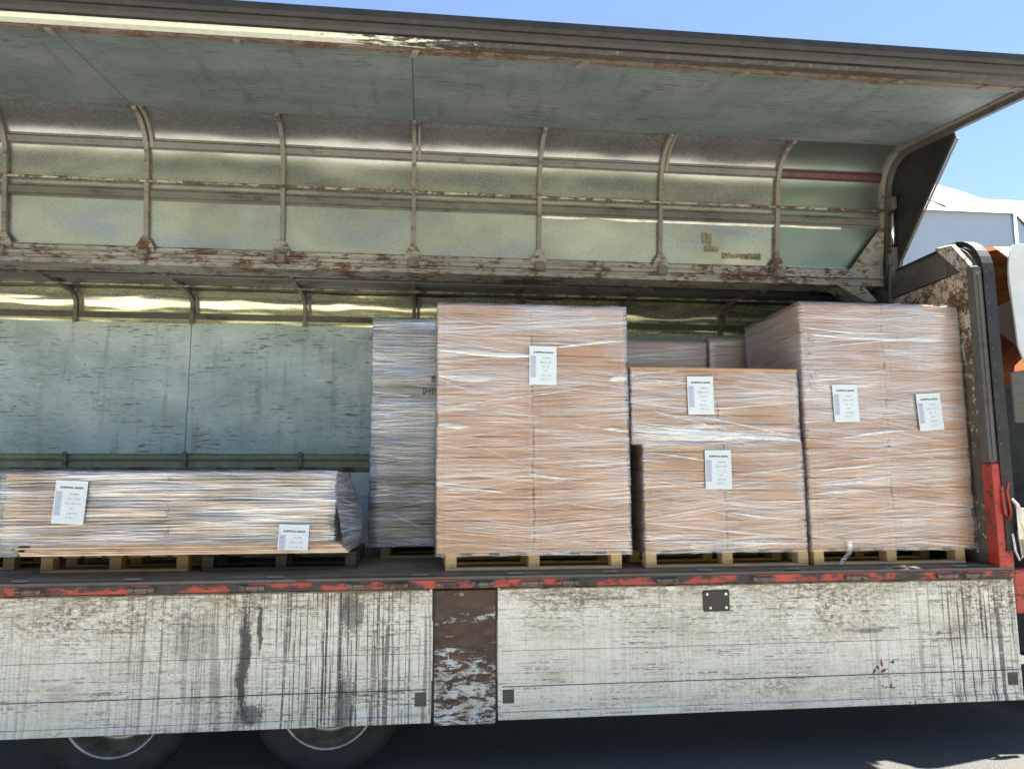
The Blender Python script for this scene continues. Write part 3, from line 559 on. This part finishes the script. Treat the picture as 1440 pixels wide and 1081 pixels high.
n = len(ou); m = MB(); vs = [(4.10, y, z) for y, z in ou]+[(4.10, y, z) for y, z in inn]+[(4.19, y, z) for y, z in ou]+[(4.19, y, z) for y, z in inn]
fs = []
for i in range(n-1): fs += [(i,i+1,n+i+1,n+i),(2*n+i,3*n+i,3*n+i+1,2*n+i+1),(i,2*n+i,2*n+i+1,i+1),(n+i,n+i+1,3*n+i+1,3*n+i)]
m.add(vs, fs); m.build('edge_hoop', M['dark'], hb)
m = MB()
for k in range(12): m.tube([(4.118,-.029,B+.85+.115*k),(4.118,-.036,B+.85+.115*k)], .007, 6)
tag(m.build('hoop_rivets', M['steel'], hb), kind='stuff')
MB().plate([(3.93,.25,B+2.37),(4.05,.10,B+2.12),(4.06,-.02,B+2.10),(4.0,.15,B+2.37)], (.03,.0,.015)).build('corner_flap', M['beam'], hb)
rp = MB().box(4.045, 4.155, -.02, .09, B-.02, B+.715).build('red_post', M['redpost'], hb, bevel=.006)
MB().box(4.152, 4.34, -.01, .12, B-.33, B-.03).build('red_corner', M['redpost'], TR, bevel=.008)
m = MB()
m.tube([(4.165,-.035,B+.46),(4.185,-.055,B+.42),(4.205,-.06,B+.30),(4.245,-.055,B+.20)], [.012,.016,.022,.022], 8)
m.box(4.20, 4.30, -.07, -.03, B+.06, B+.20); m.box(4.17, 4.25, -.065, -.052, B+.18, B+.40)
m.build('latch_handle', M['bright'], hb, bevel=.004)
m = MB(); m.tube([(4.15,-.03,B+.22),(4.145,-.05,B+.10),(4.165,-.055,B+.04),(4.195,-.05,B+.06),(4.195,-.03,B+.24)], .008, 6); m.build('latch_loop', M['bright'], hb)
m = MB(); m.tube([(4.10,-.025,B+.55),(4.10,-.04,B+.36),(4.125,-.045,B+.32),(4.145,-.04,B+.37),(4.135,-.03,B+.52),(4.155,-.03,B+.58)], .010, 6); m.build('latch_hook', M['redpost'], hb)
# hydraulic cylinder
cy = MB().tube([(4.085,1.06,B+1.95),(4.085,.985,B+2.62)], .045, 14).build('hydraulic_cylinder', M['post'], TR, smooth=False)
MB().tube([(4.085,.986,B+2.60),(4.085,.945,B+2.97)], .020, 12).build('piston_rod', M['chrome'], cy, smooth=True)
MB().box(4.05, 4.098, .90, .99, B+2.95, B+3.06).build('rod_clevis', M['steel'], cy, bevel=.006)
MB().tube([(4.03,1.05,B+2.25),(4.03,.98,B+2.55),(4.05,.97,B+2.6)], .014, 8).build('hose', M['rubber'], cy, smooth=True)
MB().box(4.02, 4.06, .955, 1.01, B+2.46, B+2.56).build('valve_block', M['steel'], cy, bevel=.005)

# wheels, chassis, cab
WZ, WR = B-.78, .47
for x in (-1.86, -.565):
    m = MB(); m.lathe_y([(.0,.17),(.10,.165),(.13,.20),(.20,.25),(.235,.24),(.265,.16),(.285,.125),(.298,.115),(.305,.12),(.30,.15),(.29,.3),(.29,.42)], x, WZ)
    for k in range(10): a = 2*math.pi*k/10; m.tube([(x+.165*math.cos(a),.225,WZ+.165*math.sin(a)),(x+.165*math.cos(a),.17,WZ+.165*math.sin(a))], .014, 6)
    wl_ = m.build('wheel', M['wheelrim'], TR, smooth=True)
    m = MB(); m.lathe_y([(.296,.13),(.31,.115),(.34,.108),(.40,.10),(.43,.108),(.455,.125),(WR,.15),(WR,.165),(.462,.167),(.462,.178),(WR,.18),(WR,.24),(.462,.242),(.462,.252),(WR,.254),(WR,.34),(.45,.37),(.38,.39),(.296,.38)], x, WZ, 72)
    m.v = [(a, c, max(d, .002)) for a, c, d in m.v]; m.build('tyre', M['tyre'], wl_, smooth=True)
    wb = MB(); wb.lathe_y([(.296,1.9),(.40,1.89),(WR,1.93),(WR,2.28),(.40,2.32),(.296,2.3),(.28,2.1),(0,2.1)], x, WZ); wb.v = [(a, c, max(d, .002)) for a, c, d in wb.v]; wb.build('wheel', M['tyre'], TR, smooth=True)
    MB().tube([(x,.3,WZ),(x,2.1,WZ)], .08, 10).build('axle', M['chassis'], TR)
ch = MB(); ch.box(XL+.3, 5.2, .78, .86, B-.42, B-.14); ch.box(XL+.3, 5.2, 1.60, 1.68, B-.42, B-.14)
for i in range(11): ch.box(XL+.5+i*.92, XL+.6+i*.92, .10, 2.36, B-.27, B-.141)
ch.build('chassis', M['chassis'], TR)
MB().box(2.9, 4.4, .35, .75, B-.95, B-.40).build('fuel_tank', M['post'], TR, bevel=.05)
cb = MB().box(4.62, 6.7, .22, 2.3, B-.75, B+1.36).build('cab', M['cabdark'], TR, bevel=.04)
# cab roof fairing: open at the back
m = MB(); sec = [(.20,B+1.38),(.17,B+1.9),(.22,B+2.28),(.42,B+2.47),(.8,B+2.53),(1.7,B+2.53),(2.1,B+2.47),(2.28,B+2.28),(2.33,B+1.9),(2.30,B+1.38)]
P = []
for k, (x, f) in enumerate(((4.58,1.),(5.1,1.),(5.7,.86),(6.2,.5),(6.55,.12))): P.append([(x-.0*k, y, B+1.38+(z-B-1.38)*f) for y, z in sec])
m.grid(P); m.build('roof_fairing', M['fairing'], cb, smooth=True)
m = MB(); P2 = [[(p[0]+.03, 1.25+(p[1]-1.25)*.975, p[2]-.02) for p in row] for row in P[:4]]; m.grid(P2); m.build('fairing_liner', M['fairing_in'], cb, smooth=True)
m = MB(); m.plate([(4.40,.15,B+1.02),(4.40,.15,B+1.40),(4.85,.06,B+1.47),(4.95,.06,B+1.02)], (0,.02,0)); m.build('side_deflector', M['post'], cb, bevel=.006)
MB().plate([(4.50,.12,B+1.47)]+[(4.47+.02*math.sin(k*.3),.13+.06*k/6,B+1.5+.6*k/6) for k in range(1,7)]+[(4.58-.09*math.cos(k*math.pi/14),.188,B+2.14+.28*math.sin(k*math.pi/14)) for k in range(8)]+[(4.9,.17,B+2.42),(5.3,.12,B+2.3),(5.3,.08,B+1.47)], (0,.015,.0)).build('fairing_side', M['cab'], cb)

# ------------------------------------------------------------------ pallets
def pallet(x0, x1, y0, y1, mat, label, h=.115, closed=False):
    cx, cy = (x0+x1)/2, (y0+y1)/2; w, d = x1-x0, y1-y0; root = thing('pallet', label, 'pallet', (cx, cy, B), 'pallets on the truck bed')
    bw = .10; rs = random.Random(int(cx*100)); bm_ = MB().box(-bw*.38, bw*.38, -bw/2, bw/2, .018, h-.018).mesh('block', .003)
    for i in (-1,0,1):
        MB().box(-w/2, w/2, i*(d/2-.05)-.05, i*(d/2-.05)+.05, 0, .018).build('bottom_board', mat, root, bevel=.002)
        for j in (-1,0,1): link('block', bm_, mat, root, (j*(w/2-bw*.38)+rs.uniform(-.008,.008)*(j == 0), i*(d/2-.05)+rs.uniform(-.006,.002)*(i < 0), 0))
    n = 6; bd = MB().box(-.055, .055, -d/2, d/2, h-.018, h).mesh('top_board', .002)
    for k in range(n+1): link('top_board', bd, mat, root, (-w/2+.055+(w-.11)*k/n, rs.uniform(-.004,.004), 0))
    return root
pallet(-2.50,-1.56,.46,1.30,M['pallet_old'],'old wooden pallet under the low stack of board sheets, set back from its edge')
pallet(-1.47,-.44,.46,1.30,M['pallet_black'],'black plastic pallet under the low stack of board sheets')
pallet(.17,1.385,.20,1.10,M['pallet'],'wooden pallet under the tall wrapped carton stack beside the grey one')
pallet(1.552,2.735,.19,1.10,M['pallet'],'pale wooden pallet under the two half-height carton loads')
pallet(2.785,3.95,.20,1.10,M['pallet'],'wooden pallet under the tall carton stack next to the headboard')
pallet(-.31,.74,1.20,2.2,M['pallet_old'],'wooden pallet under the grey film-wrapped sheet stack')
pallet(-3.95,-2.80,.75,1.7,M['pallet_old'],'wooden pallet under the black-wrapped load')
pallet(1.72,2.45,1.28,2.2,M['pallet_old'],'wooden pallet in the back row behind the half-height loads'); pallet(2.50,3.35,1.28,2.2,M['pallet_old'],'wooden pallet in the back row behind the tall headboard stack')

# ------------------------------------------------------------------ wrapped loads
def film(root, w, d, z0, z1, mat, seed=1, off=.012, amp=.004, rows=46, name='stretch_film', top=True, hems=.02):
    """loose skin round a w x d load centred on the root"""
    hw, hd = w/2+off, d/2+off; ring = []; n = 20; rc = .012
    for (ax, ay, bx, by) in ((-hw,-hd,hw,-hd),(hw,-hd,hw,hd),(hw,hd,-hw,hd),(-hw,hd,-hw,-hd)):
        L = math.hypot(bx-ax, by-ay); ux, uy = (bx-ax)/L, (by-ay)/L
        for k in range(n): s = rc+(L-2*rc)*k/(n-1); ring.append((ax+ux*s, ay+uy*s, -uy, ux, k/(n-1)))
    m = MB(); N = len(ring); vs = []
    for r in range(rows+1):
        z = z0-hems+(z1+off*.6-z0+hems)*r/rows
        for i, (x, y, nx, ny, s) in enumerate(ring):
            a = amp*(mnoise.noise(Vector((x*2.5+seed, z*14, y*2.5)))*1.1+mnoise.noise(Vector((x*6, z*40+seed, y*6)))*.5)
            sag = .006*(1-abs(2*s-1)); 
            if r == 0: a += .004+.01*mnoise.noise(Vector((x*9, seed, y*9)))
            a = max(a-sag*.3, -off+.0035)
            ox, oy = -nx, -ny
            vs.append((x+ox*a*-1 if False else x+(ny*0)+(-nx)*a*0 + (ny and 0) + _out(x, hw)*a, y+_out(y, hd)*a, z+.004*mnoise.noise(Vector((x*7, r, y*7)))))
    fs = [(r*N+i, r*N+(i+1)%N, (r+1)*N+(i+1)%N, (r+1)*N+i) for r in range(rows) for i in range(N)]
    if top:
        o = len(vs)
        for q, f in enumerate((.93,.8,.55,.2)):
            for (x, y, *_ ) in ring: vs.append((x*f, y*f, z1+off*.6+.006+.006*mnoise.noise(Vector((x*f*8, y*f*8, seed)))))
        base = rows*N
        for q in range(4):
            a0 = base if q == 0 else o+(q-1)*N; a1 = o+q*N; fs += [(a0+i, a0+(i+1)%N, a1+(i+1)%N, a1+i) for i in range(N)]
        fs.append(tuple(o+3*N+i for i in range(N)))
    m.add(vs, fs); return m.build(name, mat, root, smooth=True)
def _out(v, h): return 1. if v > h-.004 else (-1. if v < -h+.004 else 0.)
def cartons(root, xs, d, z0, z1, n, mat, seed, jit=.005, wander=0., name='carton'):
    """layers of cartons: xs = column edges relative to the root"""
    rs = random.Random(seed); h = (z1-z0)/n; thin = h < .04
    for c in range(len(xs)-1):
        w = xs[c+1]-xs[c]; me = MB().box(-w/2+.0025, w/2-.0025, -d/2, d/2, .0014, h-.0014).mesh(name, .0035 if h > .04 else .0015)
        me.materials.append(mat)
        for k in range(n):
            o = link(name, me, mat, root, ((xs[c]+xs[c+1])/2+rs.uniform(-jit,jit)*.8+wander*k/n, rs.uniform(-jit, jit), z0+h*k)); o.rotation_euler.z = rs.uniform(-.004,.004)
            if thin: o.scale.z = rs.uniform(.55, 1.); o.rotation_euler.y = rs.uniform(-.0012,.0012); o.rotation_euler.z *= 1.5
def text_mesh(s, size, bold=0.):
    cu = bpy.data.curves.new('lettering', 'FONT'); cu.body = s; cu.size = size; cu.align_x = 'CENTER'; cu.offset = bold; cu.resolution_u = 2
    ob = bpy.data.objects.new('lettering', cu); COL.objects.link(ob); bpy.context.view_layer.update()
    me = bpy.data.meshes.new_from_object(ob.evaluated_get(bpy.context.evaluated_depsgraph_get())); bpy.data.objects.remove(ob); bpy.data.curves.remove(cu); return me
TITLE = text_mesh('SHIPPING MARK', .0215, .0006); TITLE.materials.append(M['ink'])
def shipping_label(root, cx, z, y, rot=0., dims=2, bend=0., fold=None):
    """A4 sheet stuck to a load; cx, z, y relative to the root"""
    w, h = .21, .297; P = []
    m = MB(); nx = 6
    yb = lambda u, v: -bend*(abs(u)/(w/2))**2 - .0*v
    fz = fold if fold is not None else -h/2
    P = [[(u, yb(u, v), v) for v in np.linspace(fz, h/2, 9)] for u in np.linspace(-w/2, w/2, nx+1)]
    if fold is not None: P = [[(r_[0][0], .06, fz-.012), (r_[0][0], .02, fz-.010), (r_[0][0], .004, fz-.005)] + r_ for r_ in P]
    m.grid(P); m.grid([[(a, b_-.0006, c) for a, b_, c in row] for row in P]); o = m.build('shipping_label', M['paper'], root)
    o.location = (cx, y, z); o.rotation_euler = (0, rot, 0); o.scale = (.92, 1, .92)
    t = link('lettering', TITLE, None, o); t.rotation_euler = (math.pi/2, 0, 0); t.location = (.004, -.0022-bend*.4, .093)
    Y = -.0016-bend*.2; q = MB(); rect = lambda mb, x0, x1, z0, z1, yy=Y: None if max(z0, z1) < fz+.002 else mb.add([(x0,yy,max(z0,fz)),(x1,yy,max(z0,fz)),(x1,yy,z1),(x0,yy,z1)], [(0,1,2,3)])
    rect(q, -.096, -.054, -.092, .074); q.build('tinted_column', M['tint'], o)
    g_ = MB()
    for zz in (.125, .074, .041, .008, -.026, -.059, -.092, -.118): rect(g_, -.096, .096, zz-.0005, zz+.0005, Y-.0004)
    for xx in (-.096, .096): rect(g_, xx-.0005, xx+.0005, -.118, .125, Y-.0004)
    tag(g_.build('grid_lines', M['line'], o), kind='stuff')
    k_ = MB(); rs = random.Random(int(abs(cx*1000+z*777)))
    def word(x0, x1, zc, hh, gaps=()):
        x = x0
        while x < x1:
            cw = rs.uniform(.0035,.006)
            if not any(a < (x-x0)/(x1-x0) < b_ for a, b_ in gaps):
                rect(k_, x, x+.0012, zc-hh/2, zc+hh/2, Y-.0008); rect(k_, x+.0012, x+cw*.8, zc-hh/2+rs.choice((0, hh*.4, hh*.8)), zc-hh/2+rs.choice((.25, .6, 1.))*hh+.0008, Y-.0008)
                if rs.random() < .6: rect(k_, x+cw*.65, x+cw*.65+.0011, zc-hh/2, zc+hh/2, Y-.0009)
            x += cw+.0016
    for zc, a in ((.057,.017),(.024,.009),(-.009,.009),(-.042,.009),(-.076,.011)): word(-.075-a, -.075+a, zc, .0055)
    word(-.002, .056, .057, .0085); word(-.022, .065, .024, .0085, ((.4,.47),(.6,.68))); word(-.01, .05, -.009, .0075, ((.42,.58),)) if dims == 2 else word(-.03, .07, -.009, .0075, ((.28,.36),(.62,.7)))
    word(.004, .036, -.042, .0075); word(-.012, .056, -.076, .0085, ((.42,.48),(.7,.75))); word(-.016, .02, -.105, .0065)
    tag(k_.build('print', M['inkgrey'], o), kind='stuff')
    e_ = MB(); rect(e_, .032, .05, -.108, -.1025, Y-.001); rect(e_, .055, .062, -.108, -.104, Y-.001); (tag(e_.build('print', M['green'], o), kind='stuff') if fold is None else None)
    return o
def at_front(root, px, py, Y): p = atY(px, py, Y); r = root.location; return p[0]-r[0], p[2]-r[2]

def film_folds(root, w, d, h, seed, specs):
    """gathered folds of film running across the front: (u0, z0, u1, z1, half width)"""
    rs = random.Random(seed)
    for (u0, z0, u1, z1, hw) in specs:
        P = []; n = 26; ph = rs.uniform(0, 6)
        for k in range(n+1):
            f = k/n; x = -w/2+w*(u0+(u1-u0)*f); z = h*(z0+(z1-z0)*f)+.006*math.sin(f*5+ph); q = hw*(math.sin(math.pi*f)**.6*.9+.1)*(1+.3*mnoise.noise(Vector((f*9, seed, z0*7))))
            P.append([(x, -d/2-.0125, z-q), (x, -d/2-.017-.004*mnoise.noise(Vector((f*12, seed, 1))), z-q*.3), (x, -d/2-.0145, z), (x, -d/2-.018, z+q*.4), (x, -d/2-.0125, z+q)])
        MB().grid(P).build('film_fold', M['film_fold'], root, smooth=True)
def load(name, label, x0, x1, y0, y1, z0): return thing(name, label, 'carton stack' if 'carton' in name else 'sheet stack', ((x0+x1)/2, (y0+y1)/2, B+z0))
FY = .19
# tall stack in the middle
S3 = load('carton_stack', 'tall film-wrapped stack of tan cartons with one shipping label, beside the grey-wrapped stack', .112, 1.446, FY, FY+.95, .115)
cartons(S3, [-.667, -.004, .004, .667][:2]+[.667], .95, 0, 1.715, 24, M['carton'], 11, .008, -.010)
film(S3, 1.334, .95, 0, 1.715, M['film'], 3)
cx, cz = at_front(S3, 763.5, 514, FY-.02); shipping_label(S3, cx, cz, -.475-.024, .01)
film_folds(S3, 1.334, .95, 1.715, 4, [(.0,.80,.55,.79,.016), (.02,.57,.75,.66,.004), (.0,.70,.30,.69,.022), (.0,.50,.16,.50,.018), (.86,.49,1.,.485,.010), (.45,.31,.78,.285,.008), (.0,.25,.35,.24,.008), (.62,.83,1.,.86,.012), (.9,.70,1.,.70,.02), (.55,.20,1.,.165,.004)])
# the two half-height loads
S4 = load('carton_stack', 'half-height film-wrapped carton stack standing on the pale pallet', 1.556, 2.728, FY, FY+.92, .115)
cartons(S4, [-.586, .004, .586], .92, 0, .752, 11, M['carton'], 21, .005); film(S4, 1.172, .92, 0, .752, M['film'], 8)
cx, cz = at_front(S4, 1010, 660, FY-.02); shipping_label(S4, cx, cz, -.46-.024, .005)
S4b = load('carton_stack', 'half-height film-wrapped carton load with a flat lid, lying on top of another stack', 1.482, 2.716, FY, FY+.94, .872)
cartons(S4b, [-.617, .01, .617], .94, 0, .505, 8, M['carton2'], 31, .006)
MB().box(-.63, .622, -.485, .48, .506, .530).build('lid', M['carton2'], S4b, bevel=.004)
film(S4b, 1.234, .94, .0, .50, M['film_heavy'], 12, top=False); cx, cz = at_front(S4b, 985, 556, FY-.02); shipping_label(S4b, cx, cz, -.47-.024, -.008)
film_folds(S4b, 1.234, .94, .505, 6, [(.0,.16,1.,.03,.022), (.0,.24,.85,.02,.010), (.0,.10,.6,.03,.024), (.1,.42,.7,.12,.005), (.35,.36,1.,.08,.006), (.0,.9,.4,.80,.006)])
film_folds(S4, 1.172, .92, .752, 7, [(.50,.34,.97,.27,.008), (.0,.9,.5,.82,.006), (.1,.52,.9,.60,.004), (.0,.08,1.,.06,.010), (.55,.70,1.,.76,.006)])
# tall stack by the headboard
S5 = load('carton_stack', 'tall film-wrapped stack of tan cartons with two shipping labels, next to the headboard', 2.772, 4.03, FY, FY+.95, .115)
cartons(S5, [-.629, .005, .629], .95, 0, 1.79, 25, M['carton'], 41, .009, .012); film(S5, 1.258, .95, 0, 1.79, M['film'], 17)
cx, cz = at_front(S5, 1189, 567, FY-.02); shipping_label(S5, cx, cz, -.475-.024, -.025); cx, cz = at_front(S5, 1307, 579, FY-.02); shipping_label(S5, cx, cz, -.475-.026, -.06)
film_folds(S5, 1.258, .95, 1.79, 9, [(.0,.865,1.,.845,.012), (.0,.89,.6,.872,.008), (.0,.80,.9,.88,.005), (.2,.44,.62,.475,.010), (.0,.30,.45,.335,.008), (.0,.245,.6,.29,.008), (.0,.215,.4,.23,.012), (.3,.70,1.,.76,.004), (.0,.55,.5,.53,.006)])
# loose film tails on that stack
rs = random.Random(3); m = MB(); base = np.array(at_front(S5, 1187, 768, .17)); P = []
for k in range(14):
    f = k/13; x = base[0]+.05*math.sin(f*3.2)-.03*f; z = base[1]+.06-(.19*f)+.05*math.sin(f*math.pi)*(1 if f < .4 else .3); P.append([(x-.012-.01*rs.random(), -.50-.02*math.sin(f*5), z), (x, -.512-.03*math.sin(f*6), z+.004), (x+.012+.008*rs.random(), -.498-.02*math.sin(f*4), z)])
m.grid(P); m.build('film_tail', M['film_heavy'], S5, smooth=True)
m = MB(); P = []
for k in range(16):
    f = k/15; P.append([(.628+.010*rs.random(), -.47+.0*f, .36-.40*f), (.655+.03*math.sin(f*3)+.02*rs.random(), -.485+.02*rs.random(), .36-.40*f), (.65+.025*math.sin(f*4), -.38, .36-.38*f)])
m.grid(P); m.build('film_tail', M['film_heavy'], S5, smooth=True)
m = MB()
for q in range(9):
    a = rs.uniform(-.02,.05); z = 1.16+.045*q; m.tube([(-.60+a+.03*math.sin(k*1.3+q), -.492-.008*rs.random(), z+.05*math.sin(k*.9+q)*.6) for k in range(9)], .0022, 5)
m.build('film_tangle', M['film_heavy'], S5, smooth=True)
# cartons of the back row
K1 = load('carton_stack', 'wrapped tan carton stack in the back row, its top showing beside the tall middle stack', 1.69, 2.455, 1.25, 2.2, .115)
cartons(K1, [-.382,.382], .95, 0, 1.69, 24, M['carton'], 51); film(K1, .764, .95, 0, 1.69, M['film_thin'], 21, rows=30)
K2 = load('carton_stack', 'wrapped tan carton stack in the back row, its top showing beside the tall headboard stack', 2.485, 3.4, 1.25, 2.2, .115)
cartons(K2, [-.457,.457], .95, 0, 1.72, 24, M['carton'], 61); film(K2, .915, .95, 0, 1.72, M['film_thin'], 22, rows=30)
# grey stack of sheets
S2 = load('sheet_stack', 'tall grey film-wrapped stack of board sheets with handwriting, behind the tall carton stack', -.39, .76, 1.15, 2.2, .115)
cartons(S2, [-.575,.575], 1.05, 0, 1.80, 68, M['sheetdark'], 71, .012, .0, 'board_sheet'); film(S2, 1.15, 1.05, 0, 1.80, M['film_side'], 31, off=.017, amp=.007, rows=60)
m = MB()
def stroke(pts, wd=.006):
    pts = [(a_-6.5, b_) for a_, b_ in pts]
    for (a, c) in zip(pts[:-1], pts[1:]):
        pa, pc = atY(*a, 1.118), atY(*c, 1.118); d = pc-pa; L = np.linalg.norm(d); n_ = np.array([-d[2], 0, d[0]])/max(L, 1e-6)*wd/2; e = d/max(L, 1e-6)*wd*.4; r = np.array(S2.location)
        m.plate([pa-n_-e-r, pc-n_+e-r, pc+n_+e-r, pa+n_-e-r], (0, -.001, 0))
stroke([(619,525),(616,529),(614,533),(613.5,536),(616,536.5),(618,534),(617,532),(614.5,532)]); stroke([(612,530.5),(620,530)])
stroke([(617,538),(617.5,541),(620,541.5)]); stroke([(602.5,546),(601.5,552),(603,554.5),(605,552),(606,546)]); stroke([(606,550.5),(612,549)]); stroke([(612,545),(611.5,554)]); stroke([(615.5,545),(614.5,555)])
m.build('handwriting', M['marker'], S2)
lx, lz = at_front(S2, 628, 505, 1.12); shipping_label(S2, lx+.0, lz, -.525-.034, 0)
# low stack of sheets
S1 = load('sheet_stack', 'long low film-wrapped stack of flat board sheets with two shipping labels', -2.63, -.47, FY, FY+1.05, .132)
ox = S1.location.x
cartons(S1, [-2.62-ox,-1.628-ox,-.60-ox], 1.05, .068, .525, 21, M['sheet'], 81, .012, 0., 'board_sheet')
rs = random.Random(91)
for k in range(5):
    xa, xb = (-2.50+.012*k*(-1 if k % 2 else 1), -.47-.015*k); m = MB(); m.box(xa-ox, xb-ox, -.525-.012+.004*k, .5, .0135*k+.0006, .0135*(k+1)-.0006); m.build('board_sheet', M['sheet'], S1, bevel=.0015)
film(S1, 2.07, 1.05, .066, .525, M['film_low'], 41, off=.017, amp=.010, rows=26, hems=.0).location.x = -1.61-ox
m = MB(); P = []
for k in range(15):
    f = k/14; row = []
    for j in range(11):
        g_ = j/10; row.append((-.585-ox+.15*math.sin(math.pi*min(1,g_*1.4+.02))**.7*(.45+.55*math.sin(math.pi*f*.9+.3))+.08*(1-f)**2*(1-.4*g_)+.012*mnoise.noise(Vector((f*5, g_*5, 1))), -.53+1.0*g_, .02+.51*f+.01*mnoise.noise(Vector((g_*4, f*3, 2)))))
    P.append(row)
m.grid(P); m.build('film_flap', M['film_side'], S1, smooth=True)
for px, py, ro, fo in ((98.5, 706, .05, None), (412, 767, .04, -.028)):
    cx, cz = at_front(S1, px, py, FY-.03); shipping_label(S1, cx, cz, -.525-.034, ro, 3, fold=fo)
# black-wrapped load at the left edge
S0 = load('sheet_stack', 'low load wrapped in black film beside the long stack of sheets', -3.95, -2.72, .62, 1.7, .115)
cartons(S0, [-.60,.60], 1.02, 0, .56, 14, M['sheetdark'], 95, .008, 0., 'board_sheet'); film(S0, 1.2, 1.02, 0, .56, M['film_dark'], 51, off=.016, rows=24)
